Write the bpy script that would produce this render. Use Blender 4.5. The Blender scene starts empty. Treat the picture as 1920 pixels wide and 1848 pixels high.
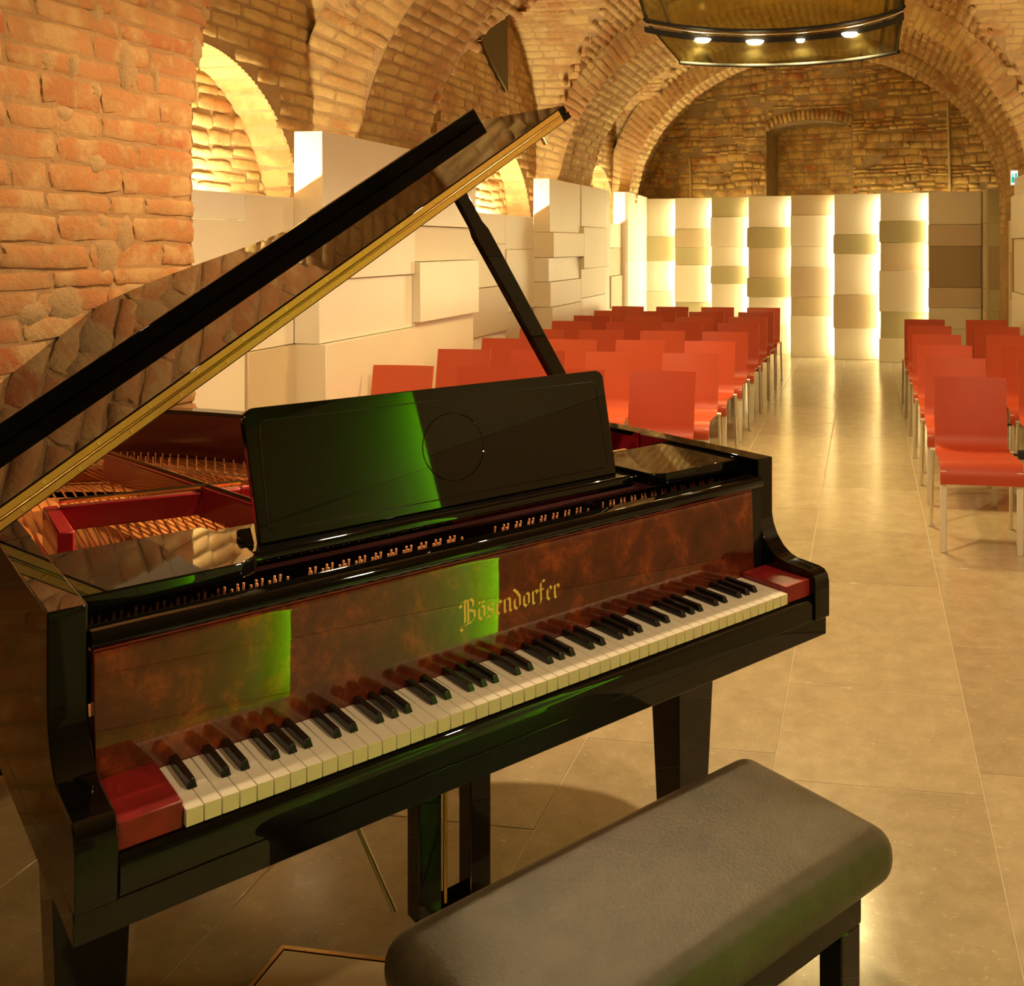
import bpy, math, random
import numpy as np
from mathutils import Vector, Matrix
random.seed(7); rng = np.random.default_rng(7)
scene = bpy.context.scene
COL = scene.collection
PI = math.pi

# ------------------------------------------------------------------ camera
FPX, CU, CV, CAMH = 1844.1, 1328.2, 457.06, 1.5
YAW = math.atan((1622 - CU) / FPX)
cd = bpy.data.cameras.new('camera'); cam = bpy.data.objects.new('camera', cd); COL.objects.link(cam)
cam.location = (0, 0, CAMH); cam.rotation_euler = (PI / 2, 0, YAW)
cd.sensor_fit = 'HORIZONTAL'; cd.sensor_width = 36; cd.lens = 36 * FPX / 1920
cd.shift_x = (960 - CU) / 1920; cd.shift_y = (CV - 924) / 1920
cd.clip_start = 0.05; cd.clip_end = 100
scene.camera = cam
# ------------------------------------------------------------------ world, exposure
w = bpy.data.worlds.new('world'); scene.world = w; w.use_nodes = True
w.node_tree.nodes['Background'].inputs[0].default_value = (0.02, 0.015, 0.008, 1)
w.node_tree.nodes['Background'].inputs[1].default_value = 0.3
vs = scene.view_settings
vs.view_transform = 'Standard'; vs.look = 'None'; vs.exposure = -0.05; vs.gamma = 1.0; vs.use_curve_mapping = False
WARM = (1.0, 0.72, 0.40); YEL = (1.0, 0.75, 0.31); GREEN = (0.22, 1.0, 0.0)
PW = dict(key=225, front=72, side=105, fill=130, canopy=70, stage=1300, strip=85, niche=400, green=44, up=54, wash=72, endw=80)
cy = scene.cycles; cy.max_bounces = 8; cy.diffuse_bounces = 4; cy.glossy_bounces = 4; cy.transmission_bounces = 4; cy.transparent_max_bounces = 6
cy.caustics_reflective = False; cy.caustics_refractive = False

# ------------------------------------------------------------------ helpers
fwd = np.array([-math.sin(YAW), math.cos(YAW), 0]); rt = np.array([math.cos(YAW), math.sin(YAW), 0])
def project(p):
    q = np.asarray(p, float) - np.array([0, 0, CAMH]); d = q @ fwd
    if d < .2: return None
    return CU + FPX * (q @ rt) / d, CV - FPX * q[2] / d, d
def at_z(u, v, z):
    d = fwd + rt * (u - CU) / FPX + np.array([0, 0, 1]) * (CV - v) / FPX
    return np.array([0, 0, CAMH]) + d * (z - CAMH) / d[2]

class MB:
    def __init__(s): s.v = []; s.f = []
    def add(s, vs_, fs):
        o = len(s.v); s.v.extend([tuple(map(float, p)) for p in vs_]); s.f.extend([tuple(i + o for i in f) for f in fs]); return s
    def box(s, x0, x1, y0, y1, z0, z1):
        return s.add([(x0,y0,z0),(x1,y0,z0),(x1,y1,z0),(x0,y1,z0),(x0,y0,z1),(x1,y0,z1),(x1,y1,z1),(x0,y1,z1)],
                     [(3,2,1,0),(4,5,6,7),(0,1,5,4),(1,2,6,5),(2,3,7,6),(3,0,4,7)])
    def prism(s, pts, a, b, axis=0):
        """polygon pts (2D) extruded along axis from a to b; axis 0: pts=(y,z), 1: (x,z), 2: (x,y)"""
        n = len(pts)
        def mk(p, t): return [(t, p[0], p[1]), (p[0], t, p[1]), (p[0], p[1], t)][axis]
        s.add([mk(p, a) for p in pts] + [mk(p, b) for p in pts],
              [tuple(range(n))[::-1], tuple(range(n, 2 * n))] + [(i, (i + 1) % n, n + (i + 1) % n, n + i) for i in range(n)])
        return s
    def tube(s, path, r, seg=8, r2=None, cap=True):
        path = [Vector(p) for p in path]; rings = []
        o = len(s.v)
        for i, p in enumerate(path):
            d = (path[min(i + 1, len(path) - 1)] - path[max(i - 1, 0)]).normalized()
            a = d.orthogonal().normalized() if i == 0 else (a - d * a.dot(d)).normalized()
            b = d.cross(a); rr = r if r2 is None else r + (r2 - r) * i / (len(path) - 1)
            for k in range(seg):
                q = p + (a * math.cos(2 * PI * k / seg) + b * math.sin(2 * PI * k / seg)) * rr
                s.v.append(tuple(q))
        m = len(path)
        for i in range(m - 1):
            for k in range(seg):
                s.f.append((o + i * seg + k, o + i * seg + (k + 1) % seg, o + (i + 1) * seg + (k + 1) % seg, o + (i + 1) * seg + k))
        if cap:
            s.f.append(tuple(o + k for k in range(seg))[::-1]); s.f.append(tuple(o + (m - 1) * seg + k for k in range(seg)))
        return s
    def grid(s, P, close=False):
        n, m = len(P), len(P[0]); o = len(s.v)
        for r in P: s.v.extend([tuple(map(float, q)) for q in r])
        for i in range(n - 1):
            for j in range(m - 1):
                s.f.append((o + i*m + j, o + i*m + j + 1, o + (i+1)*m + j + 1, o + (i+1)*m + j))
        return s
    def mesh(s, name):
        me = bpy.data.meshes.new(name); me.from_pydata(s.v, [], s.f); me.update(); return me
    def build(s, name, mat, parent=None, smooth=False, bevel=0, seg=2, fix=True):
        me = s.mesh(name)
        if fix:
            import bmesh
            bm = bmesh.new(); bm.from_mesh(me); bmesh.ops.recalc_face_normals(bm, faces=bm.faces); bm.to_mesh(me); bm.free()
        return link(name, me, mat, parent, smooth, bevel, seg)
def link(name, me, mat, parent=None, smooth=False, bevel=0, seg=2):
    o = bpy.data.objects.new(name, me); COL.objects.link(o)
    if mat is not None and not me.materials: me.materials.append(mat)
    if parent is not None: o.parent = parent
    if smooth:
        me.polygons.foreach_set('use_smooth', [True] * len(me.polygons))
    if bevel:
        b = o.modifiers.new('bevel', 'BEVEL'); b.width = bevel; b.segments = seg; b.limit_method = 'ANGLE'; b.angle_limit = 0.6
        b.harden_normals = False
        me.polygons.foreach_set('use_smooth', [True] * len(me.polygons))
        me.set_sharp_from_angle(angle=0.7)
    elif smooth:
        me.set_sharp_from_angle(angle=0.9)
    return o
def tag(o, label=None, cat=None, group=None, kind=None):
    if label: o['label'] = label
    if cat: o['category'] = cat
    if group: o['group'] = group
    if kind: o['kind'] = kind
    return o
def empty(name, loc=(0, 0, 0), rz=0):
    o = bpy.data.objects.new(name, None); COL.objects.link(o); o.location = loc; o.rotation_euler = (0, 0, rz)
    o.empty_display_size = .1; return o
def copy_tree(o, parent=None):
    c = o.copy(); COL.objects.link(c); c.parent = parent
    for ch in list(o.children): copy_tree(ch, c)
    return c
def catmull(pts, n=8):
    P = [pts[0]] + list(pts) + [pts[-1]]; out = []
    for i in range(1, len(P) - 2):
        p0, p1, p2, p3 = (np.array(P[k], float) for k in (i-1, i, i+1, i+2))
        for t in np.linspace(0, 1, n, endpoint=False):
            out.append(.5*((2*p1)+(p2-p0)*t+(2*p0-5*p1+4*p2-p3)*t*t+(3*p1-p0-3*p2+p3)*t**3))
    out.append(np.array(pts[-1], float)); return out

# ------------------------------------------------------------------ materials
def mat(name, color=(.5,.5,.5), rough=.5, metal=0, ior=1.5, coat=0, emit=None, estr=0, coat_rough=.03):
    m = bpy.data.materials.new(name); m.use_nodes = True
    b = m.node_tree.nodes['Principled BSDF']
    b.inputs['Base Color'].default_value = (*color, 1); b.inputs['Roughness'].default_value = rough
    b.inputs['Metallic'].default_value = metal; b.inputs['IOR'].default_value = ior
    b.inputs['Coat Weight'].default_value = coat; b.inputs['Coat Roughness'].default_value = coat_rough
    if emit:
        b.inputs['Emission Color'].default_value = (*emit, 1); b.inputs['Emission Strength'].default_value = estr
    return m
def N(m, t, **kw):
    n = m.node_tree.nodes.new(t)
    for k, v in kw.items():
        if k in n.inputs: n.inputs[k].default_value = v
        else: setattr(n, k, v)
    return n
def L(m, a, b): m.node_tree.links.new(a, b)
def ramp(m, src, stops):
    r = N(m, 'ShaderNodeValToRGB'); e = r.color_ramp.elements
    while len(e) < len(stops): e.new(.5)
    for i, (p, c) in enumerate(stops): e[i].position = p; e[i].color = (*c, 1) if len(c) == 3 else c
    L(m, src, r.inputs[0]); return r.outputs[0]
def mix(m, f, a, b, blend='MIX'):
    n = N(m, 'ShaderNodeMix', data_type='RGBA', blend_type=blend)
    if isinstance(f, (int, float)): n.inputs[0].default_value = f
    else: L(m, f, n.inputs[0])
    for i, c in ((6, a), (7, b)):
        if isinstance(c, tuple): n.inputs[i].default_value = (*c, 1)
        else: L(m, c, n.inputs[i])
    return n.outputs[2]
def noise(m, scale, detail=4, rough=.6, coord='pos', dist=0, dims=None):
    n = N(m, 'ShaderNodeTexNoise', Scale=scale, Detail=detail, Roughness=rough, Distortion=dist)
    c = N(m, 'ShaderNodeNewGeometry').outputs['Position'] if coord == 'pos' else N(m, 'ShaderNodeTexCoord').outputs['Object']
    if dims:
        mp = N(m, 'ShaderNodeMapping'); mp.inputs['Scale'].default_value = dims; L(m, c, mp.inputs[0]); c = mp.outputs[0]
    L(m, c, n.inputs['Vector']); return n.outputs[0]
def bump(m, h, strength=.3, dist=.01):
    b = N(m, 'ShaderNodeBump', Strength=strength, Distance=dist); L(m, h, b.inputs['Height'])
    L(m, b.outputs[0], m.node_tree.nodes['Principled BSDF'].inputs['Normal'])
def base(m, sock): L(m, sock, m.node_tree.nodes['Principled BSDF'].inputs['Base Color'])
def roughl(m, sock): L(m, sock, m.node_tree.nodes['Principled BSDF'].inputs['Roughness'])

def brick_mat(name, ca, cb, cc, mortar, merged, lo=.52, hi=.66, scale=2.3):
    m = mat(name, ca, .85)
    if merged:
        a = N(m, 'ShaderNodeAttribute', attribute_name='rnd'); r = a.outputs['Fac']
    else:
        r = N(m, 'ShaderNodeObjectInfo').outputs['Random']
    c = ramp(m, r, [(0, ca), (.55, cb), (1, cc)])
    c = mix(m, ramp(m, noise(m, 14, 4), [(.35, (0,0,0)), (.7, (1,1,1))]), c, tuple(x * .72 for x in cb), 'MIX')
    sm = ramp(m, noise(m, scale, 6, .65), [(lo, (0,0,0)), (hi, (1,1,1))])
    c = mix(m, sm, c, mortar); base(m, c)
    bump(m, noise(m, 45, 6, .7), .55, .012); return m
MORTAR = (.52, .37, .20)
def mortar_mat(name, c1, c2):
    m = mat(name, c1, .92); base(m, ramp(m, noise(m, 5, 8, .7), [(.3, c1), (.7, c2)])); bump(m, noise(m, 30, 8, .75), .8, .02); return m
M = {}
B1 = dict(ca=(.50,.19,.055), cb=(.54,.25,.085), cc=(.42,.09,.02), mortar=(.56,.33,.13), lo=.46, hi=.60, scale=7.0)
M['brick_near'] = brick_mat('brick_near', merged=False, **B1); M['brick_near_m'] = brick_mat('brick_near_m', merged=True, **B1)
B2 = dict(ca=(.47,.23,.07), cb=(.55,.34,.13), cc=(.42,.16,.04), mortar=(.60,.43,.17), lo=.43, hi=.58, scale=3.0)
M['brick_vault'] = brick_mat('brick_vault', merged=False, **B2); M['brick_vault_m'] = brick_mat('brick_vault_m', merged=True, **B2)
B3 = dict(ca=(.44,.18,.04), cb=(.30,.20,.06), cc=(.44,.11,.02), mortar=(.54,.35,.10), lo=.42, hi=.56, scale=5.0)
M['brick_end'] = brick_mat('brick_end', merged=False, **B3); M['brick_end_m'] = brick_mat('brick_end_m', merged=True, **B3)
M['mortar'] = mortar_mat('mortar', (.40,.26,.11), (.56,.38,.18))
M['mortar_near'] = mortar_mat('mortar_near', (.46,.25,.10), (.60,.35,.15))
M['mortar_lump'] = mortar_mat('mortar_lump', (.52,.31,.13), (.64,.40,.18))
M['mortar_end'] = mortar_mat('mortar_end', (.26,.17,.07), (.42,.30,.13))
M['mortar_pale'] = mortar_mat('mortar_pale', (.50,.36,.15), (.60,.44,.20))
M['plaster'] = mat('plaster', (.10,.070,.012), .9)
M['rear_plaster'] = mortar_mat('rear_plaster', (.50,.38,.24), (.60,.47,.30))
M['black'] = mat('black_lacquer', (.0035,.003,.0025), .025, ior=1.55)
M['black_soft'] = mat('black_satin', (.008,.007,.006), .25)
M['matt'] = mat('black_matt', (.006,.006,.005), .8)
M['ivory'] = mat('ivory', (.86,.80,.68), .22)
M['ivory_front'] = mat('ivory_front', (.84,.70,.44), .3)
M['ebony'] = mat('ebony', (.010,.009,.008), .22)
M['brass'] = mat('brass', (.83,.56,.20), .22, metal=1)
M['hinge_brass'] = mat('hinge_brass', (.86,.46,.09), .36, metal=.25)
M['gold_leaf'] = mat('gold_leaf', (.92,.60,.12), .35, metal=.15)
M['copper'] = mat('copper', (.90,.50,.25), .28, metal=1)
M['steel'] = mat('steel', (.78,.70,.58), .25, metal=1)
M['plate_red'] = mat('plate_red', (.26,.008,.014), .30, coat=.3)
M['pin_dark'] = mat('pin_dark', (.012,.003,.003), .9, ior=1.05)
M['pin_copper'] = mat('pin_copper', (.85,.42,.20), .35, metal=.25)
m = M['rim_red'] = mat('rim_red', (.13,.006,.010), .18, coat=.4)
m = M['soundboard'] = mat('soundboard', (.60,.26,.07), .35, coat=.3)
base(m, ramp(m, noise(m, 6, 4, .5, 'obj', dims=(12, 1, 1)), [(.3, (.42,.14,.03)), (.7, (.58,.22,.05))]))
m = M['burl'] = mat('burl_veneer', (.12,.03,.01), .6, ior=1.2, coat=1, coat_rough=.0)
m.node_tree.nodes['Principled BSDF'].inputs['Coat IOR'].default_value = 1.75
nz = noise(m, 15, 10, .72, 'obj', dist=.35, dims=(1, 1, .8))
base(m, ramp(m, nz, [(.30, (.050,.006,.002)), (.52, (.115,.015,.004)), (.66, (.30,.050,.009)), (.76, (.09,.010,.003))]))
m = M['burl_red'] = mat('burl_red', (.16,.012,.010), .4, coat=.15, coat_rough=.1)
base(m, ramp(m, noise(m, 14, 8, .65, 'obj', dist=1.0), [(.3, (.13,.005,.006)), (.55, (.28,.012,.012)), (.75, (.45,.035,.02))]))
m = M['leather'] = mat('leather', (.032,.028,.020), .36)
h = noise(m, 130, 6, .7, 'obj'); base(m, ramp(m, noise(m, 9, 6, .7, 'obj'), [(.35, (.060,.048,.028)), (.7, (.11,.088,.054))])); bump(m, h, .35, .004)
m = M['chair_red'] = mat('chair_red', (.46,.050,.018), .42)
base(m, ramp(m, N(m, 'ShaderNodeObjectInfo').outputs['Random'], [(0, (.42,.052,.018)), (1, (.54,.090,.032))]))
bump(m, noise(m, 400, 2), .05, .002)
M['alu'] = mat('aluminium', (.72,.68,.60), .32, metal=1)
M['leg_white'] = mat('leg_silver_paint', (.66,.60,.50), .35)
M['hook'] = mat('hook_black', (.012,.012,.014), .5)
def panel_mat(name, c, r=.38):
    m = mat(name, c, r); base(m, mix(m, noise(m, 3, 3), tuple(x*.97 for x in c), tuple(min(1, x*1.03) for x in c))); return m
M['cream'] = panel_mat('panel_cream', (.80,.73,.58)); M['white'] = panel_mat('panel_white', (.84,.80,.70), .28)
M['khaki'] = panel_mat('panel_khaki', (.46,.41,.23)); M['tan'] = panel_mat('panel_tan', (.58,.47,.30))
M['brown'] = panel_mat('panel_brown', (.38,.29,.16)); M['pinkish'] = panel_mat('panel_pinkish', (.62,.50,.36))
m = M['stone'] = mat('floor_stone', (.5,.4,.26), .3)
r = N(m, 'ShaderNodeObjectInfo').outputs['Random']
c = ramp(m, noise(m, 9, 10, .72), [(.30, (.33,.27,.165)), (.5, (.43,.36,.23)), (.70, (.54,.46,.30))])
c = mix(m, .35, c, ramp(m, r, [(0, (.33,.265,.16)), (1, (.54,.46,.30))]))
c = mix(m, ramp(m, noise(m, 38, 3, .5, dist=1.5, dims=(1, 2.2, 1)), [(.63, (0,0,0)), (.72, (.55,.55,.55))]), c, (.70,.58,.38)); base(m, c)
roughl(m, ramp(m, noise(m, 20, 5), [(.3, (.13,.13,.13)), (.7, (.22,.22,.22))]))
bump(m, noise(m, 60, 4), .012, .002)
M['grout'] = mat('floor_grout', (.54,.46,.31), .7)
M['hatch'] = mat('hatch_stone_lit', (.80,.66,.42), .35)  # albedo raised in place of light falling on the cover
def emis(name, c, s): return mat(name, (0,0,0), .5, emit=c, estr=s)
m = M['glass'] = bpy.data.materials.new('tinted_glass'); m.use_nodes = True
nt = m.node_tree; nt.nodes.clear()
out = nt.nodes.new('ShaderNodeOutputMaterial'); tr = nt.nodes.new('ShaderNodeBsdfTransparent'); gl = nt.nodes.new('ShaderNodeBsdfGlossy'); mx = nt.nodes.new('ShaderNodeMixShader'); fr = nt.nodes.new('ShaderNodeFresnel')
tr.inputs[0].default_value = (.74,.68,.38,1); gl.inputs['Color'].default_value = (.8,.75,.5,1); gl.inputs['Roughness'].default_value = .12; fr.inputs[0].default_value = 1.22
df = nt.nodes.new('ShaderNodeBsdfTranslucent'); df.inputs[0].default_value = (.40,.35,.13,1); dd_ = nt.nodes.new('ShaderNodeBsdfDiffuse'); dd_.inputs[0].default_value = (.34,.30,.12,1)
m1 = nt.nodes.new('ShaderNodeMixShader'); m1.inputs[0].default_value = .5; m2 = nt.nodes.new('ShaderNodeMixShader'); m2.inputs[0].default_value = .28
nt.links.new(df.outputs[0], m1.inputs[1]); nt.links.new(dd_.outputs[0], m1.inputs[2]); nt.links.new(tr.outputs[0], m2.inputs[1]); nt.links.new(m1.outputs[0], m2.inputs[2])
nt.links.new(fr.outputs[0], mx.inputs[0]); nt.links.new(m2.outputs[0], mx.inputs[1]); nt.links.new(gl.outputs[0], mx.inputs[2]); nt.links.new(mx.outputs[0], out.inputs[0])

# ------------------------------------------------------------------ lamps
LENS = emis('lamp_lens', (1, .78, .45), 25)
def spotlight(label, loc, target, power, angle=95, color=WARM, rad=.05, blend=.5, ceil=None, up_=0):
    t = empty('spotlight', loc); tag(t, label, 'spotlight', 'track spotlights above the stage')
    d = (Vector(target) - Vector(loc)).normalized(); q = d.to_track_quat('-Z', 'Y')
    a = MB().tube([-d * .02, -d * .16], .05, 20).build('housing', M['black_soft'], t, True)
    ring = MB().tube([d * .0, -d * .019], .046, 20).build('lens', LENS, t, True)
    MB().tube([(0, 0, .06), (0, 0, (ceil or 3.7) - loc[2])], .008, 8).build('suspension_rod', M['black_soft'], t, True)
    ld = bpy.data.lights.new('spot_light', 'SPOT'); ld.energy = power; ld.color = color; ld.spot_size = math.radians(angle); ld.spot_blend = blend; ld.shadow_soft_size = rad
    lo = bpy.data.objects.new('light_beam', ld); COL.objects.link(lo); lo.parent = t; lo.location = d * .06; lo.rotation_mode = 'QUATERNION'; lo.rotation_quaternion = q
    if up_:
        l2 = bpy.data.lights.new('vault_fill', 'SPOT'); l2.energy = up_; l2.color = color; l2.spot_size = math.radians(165); l2.spot_blend = .8; l2.shadow_soft_size = .08  # upward light added to the fixture to brighten the vault
        o2 = bpy.data.objects.new('added_vault_light', l2); COL.objects.link(o2); o2.parent = t; o2.location = (0, 0, .19); o2.rotation_euler = (PI, 0, 0)
    return t
spotlight('black spotlight hanging above the piano tail', (-.95, 3.45, 2.95), (-.95, 3.2, 0), PW['key'], 150, up_=PW['up'])
spotlight('black spotlight hanging over the right aisle', (.95, 1.45, 2.95), (-.4, 2.2, .3), PW['side'], 130)
spotlight('black spotlight hanging behind the camera', (-.1, -1.1, 2.95), (-1.6, 2.6, 1.0), PW['front'], 110, (1, .68, .33))
spotlight('unseen fill spotlight added over the middle of the aisle', (-.8, 6.95, 3.32), (-.8, 8.3, 0), PW['fill'], 140, YEL, up_=PW['up'])  # out-of-view lamp added as fill for the far hall and vault

PALE = (1.0, .80, .52)
spotlight('narrow unseen spotlight added to light the open piano', (.30, 4.2, 2.78), (-1.42, 2.15, .85), PW['stage'], 30, WARM, rad=.02, blend=.4)  # out-of-view lamp added to brighten strings and frame under the lid
spotlight('black spotlight hanging over the right front chairs', (1.05, 4.6, 3.0), (-2.9, 5.9, 1.2), PW['wash'], 75, PALE, ceil=3.5)
spotlight('black spotlight hanging over the right rear chairs', (1.1, 5.9, 3.15), (-2.9, 9.4, 1.2), PW['wash'] * 1.3, 70, PALE, ceil=3.5)
spotlight('unseen spotlight added to brighten the end wall', (-.35, 7.2, 3.35), (-.6, 13.2, 3.1), PW['endw'], 85, (1, .76, .30))  # out-of-view lamp added because the end wall came out dark
# ------------------------------------------------------------------ bricks
def unit_brick(seed):
    r = np.random.default_rng(seed); nx, ny = 5, 3
    j = lambda q: r.uniform(-q, q)
    v = []; f = []
    for y in range(ny):                                        # worn front face, 5 x 3 points
        for x in range(nx):
            px, py = x / (nx - 1) - .5, y / (ny - 1) - .5
            ex, ey = x in (0, nx - 1), y in (0, ny - 1)
            v.append((px * (.95 if ex else 1) + j(.03 if ex else .02), py * (.80 if ey else 1) + j(.07), 1 - (.25 if ex or ey else 0) - (.3 if ex and ey else 0) + j(.25)))
    for y in range(ny - 1):
        for x in range(nx - 1): a = y * nx + x; f.append((a, a + 1, a + nx + 1, a + nx))
    rim = [(x, 0) for x in range(nx)] + [(nx - 1, y) for y in range(1, ny)] + [(x, ny - 1) for x in range(nx - 2, -1, -1)] + [(0, y) for y in range(ny - 2, 0, -1)]
    o = len(v)
    for x, y in rim: v.append(((x / (nx - 1) - .5) * 1.02 + j(.02), (y / (ny - 1) - .5) * 1.04 + j(.05), -1.0))
    n = len(rim)
    for i in range(n):
        k = (i + 1) % n; a = rim[i][1] * nx + rim[i][0]; b = rim[k][1] * nx + rim[k][0]; f.append((o + i, o + k, b, a))
    return np.array(v), f
UB = [unit_brick(100 + i) for i in range(10)]
def lay(parent, bricks, key, cap=300, name='brick'):
    """bricks: list of (pos, right, up, normal, w, h, depth). The cap largest in view are objects, the rest one mesh."""
    scored = []
    for b in bricks:
        p = project(b[0]); s = -1
        if p and -40 < p[0] < 1960 and -40 < p[1] < 1888:
            facing = abs(np.dot(b[3], b[0] - np.array([0, 0, CAMH]))) / (np.linalg.norm(b[0] - np.array([0, 0, CAMH])) + 1e-6)
            s = b[4] * b[5] * (facing + .05) / p[2] ** 2
        scored.append(s)
    order = np.argsort(scored)[::-1]
    meshes = []
    for i, (v, f) in enumerate(UB):
        me = bpy.data.meshes.new(name); me.from_pydata(v.tolist(), [], f); me.update(); me.materials.append(M[key]); me.polygons.foreach_set('use_smooth', [True] * len(f)); meshes.append(me)
    rest_v, rest_f, rest_r = [], [], []; off = 0
    for n, i in enumerate(order):
        pos, ri, up, no, w_, h_, d_ = bricks[i]; k = random.randrange(10)
        if n < cap and scored[i] > 0:
            o = bpy.data.objects.new(name, meshes[k]); COL.objects.link(o); o.parent = parent
            mt = Matrix(((ri[0]*w_, up[0]*h_, no[0]*d_, pos[0]), (ri[1]*w_, up[1]*h_, no[1]*d_, pos[1]), (ri[2]*w_, up[2]*h_, no[2]*d_, pos[2]), (0,0,0,1)))
            o.matrix_basis = mt
        else:
            v, f = UB[k]; R = np.array([ri * w_, up * h_, no * d_])
            rest_v.append(v @ R + pos); rest_f += [tuple(x + off for x in q) for q in f]; off += len(v); rest_r += [random.random()] * len(v)
    if rest_v:
        me = bpy.data.meshes.new('brickwork'); me.from_pydata(np.vstack(rest_v).tolist(), [], rest_f); me.update()
        at = me.attributes.new('rnd', 'FLOAT', 'POINT'); at.data.foreach_set('value', rest_r)
        me.polygons.foreach_set('use_smooth', [True] * len(rest_f)); me.materials.append(M[key + '_m']); o = bpy.data.objects.new('brickwork', me); COL.objects.link(o); o.parent = parent; o['kind'] = 'stuff'
def A(*x): return np.array(x, float)
def wall_bricks(org, right, up, no, s0, s1, z0, z1, keep, bw=.29, bh=.077, dep=.012, jit=.3, gap=.012, drop=0, wob=0):
    out = []; z = z0; row = 0
    while z < z1:
        hh = bh * (1 + random.uniform(-jit, jit) * .35); s = s0 - random.uniform(0, bw)
        while s < s1:
            ww = bw * random.choice([1, 1, 1, .5, .72, .9]) * (1 + random.uniform(-jit, jit) * .3)
            a, b = max(s, s0), min(s + ww, s1)
            if b - a > .05 and keep((a + b) / 2, z + hh / 2) and random.random() >= drop:
                p = org + right * ((a + b) / 2) + up * (z + hh / 2 + wob * math.sin(3.1 * (a + b) / 2 + 5 * z) + wob * .6 * math.sin(7.7 * a + 3 * z))
                ang = random.uniform(-.025, .025); r2 = right * math.cos(ang) + up * math.sin(ang); u2 = up * math.cos(ang) - right * math.sin(ang)
                out.append((p, r2, u2, no, b - a - gap, hh - gap * .9, dep * random.uniform(.5, 1.5)))
            s += ww
        z += hh; row += 1
    return out

# ------------------------------------------------------------------ floor
fl = MB().box(-4.0, 2.1, -3.3, 15, -.10, -.0015).build('floor', M['grout']); tag(fl, kind='structure')
xs = [.32 + .578 * k for k in range(-7, 4)]
for i in range(len(xs) - 1):
    x0, x1 = xs[i], xs[i + 1]; y = -3.2 - random.uniform(0, .5); joints = []
    if abs(x0 + .258) < .02: js = [-3.2, -2.4, -1.6, -.8, .1, .95, 1.85, 2.754, 3.355, 4.40, 5.2, 6.1, 6.8, 7.7, 8.5, 9.4, 10.0, 10.9, 11.7, 12.6, 13.3, 14.2, 15]
    else:
        js = [y]
        while js[-1] < 14.5: js.append(js[-1] + random.choice([.6, .75, .9, 1.05]))
    for a, b in zip(js[:-1], js[1:]):
        if a < 1.925 and b > 1.4 and x0 < -.66 and x1 > -1.22: pass
        MB().box(x0 + .0018, x1 - .0018, a + .0018, b - .0018, -.02, 0).build('tile', M['stone'], fl, bevel=.0015, seg=1)
# brass-edged floor hatch by the piano; cover colour lightened to stand for light
ht = empty('floor_hatch', (-.95, 1.66, 0)); tag(ht, 'square floor hatch, cover coloured as lit floor, with thin brass edge beside bench', 'floor hatch')
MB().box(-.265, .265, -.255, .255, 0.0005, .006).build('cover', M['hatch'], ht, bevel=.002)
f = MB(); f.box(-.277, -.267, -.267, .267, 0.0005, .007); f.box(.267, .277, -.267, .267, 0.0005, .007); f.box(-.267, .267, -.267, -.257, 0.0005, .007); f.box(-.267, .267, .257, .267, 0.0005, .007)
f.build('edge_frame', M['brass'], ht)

# ------------------------------------------------------------------ vault
XC, ZS = -.77, 1.95
WEB = (2.53, 2.15); BAND = (2.30, 1.90)
def prof(a, b, th): return XC - a * math.cos(th), ZS + b * math.sin(th)
BANDS = [(1.0, 3.20), (5.5, 6.8), (9.55, 10.75)]
LUN = [(.1, 1.3), (4.35, 1.32), (8.3, 1.45), (11.75, 1.25)]
def lun_z(y):
    z = -9
    for c, hw in LUN:
        t = (y - c) / hw
        if abs(t) < 1: z = max(z, ZS + 1.75 * math.sqrt(1 - t * t))
    return z
ths = np.linspace(0, PI, 130); ys = np.arange(-3.2, 14.6, .06)
P = []
for th in ths:
    row = []
    for y in ys:
        x, z = prof(*WEB, th); zl = lun_z(y); row.append((x, y, max(z, zl) if abs(x - XC) > 1.2 else z))
    P.append(row)
ceiling = MB().grid(P).build('ceiling', M['mortar'], smooth=False, fix=False); tag(ceiling, kind='structure')
def arc_params(a, b, step):
    t = np.linspace(0, PI, 2000); x = -a * np.cos(t); z = b * np.sin(t)
    s = np.concatenate([[0], np.cumsum(np.hypot(np.diff(x), np.diff(z)))])
    return [(float(np.interp(q, s, t)), step) for q in np.arange(step / 2, s[-1], step)]
def in_band(y): return any(a + .05 < y < b - .05 for a, b in BANDS)
bl = []
a, b = WEB
for th, st in arc_params(a, b, .078):
    x, z = prof(a, b, th); tx, tz = a * math.sin(th), b * math.cos(th); n_ = math.hypot(tx, tz); T = A(tx / n_, 0, tz / n_); NN = A(math.cos(th) * 1.0, 0, -math.sin(th)); NN = np.cross(A(0, 1, 0), T); NN = NN if NN @ A(XC - x, 0, ZS - z) > 0 else -NN
    y = 2.4 + random.uniform(0, .3)
    while y < 14.2:
        ww = .29 * random.choice([1, 1, .9, .55])
        yc = y + ww / 2
        if not in_band(yc) and not (lun_z(yc) > z + .03 and abs(x - XC) > 1.2) and y > -3:
            bl.append((A(x, yc, z), A(0, 1, 0), T, NN, ww - .013, st - .012, .012 * random.uniform(.5, 1.6)))
        y += ww
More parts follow.
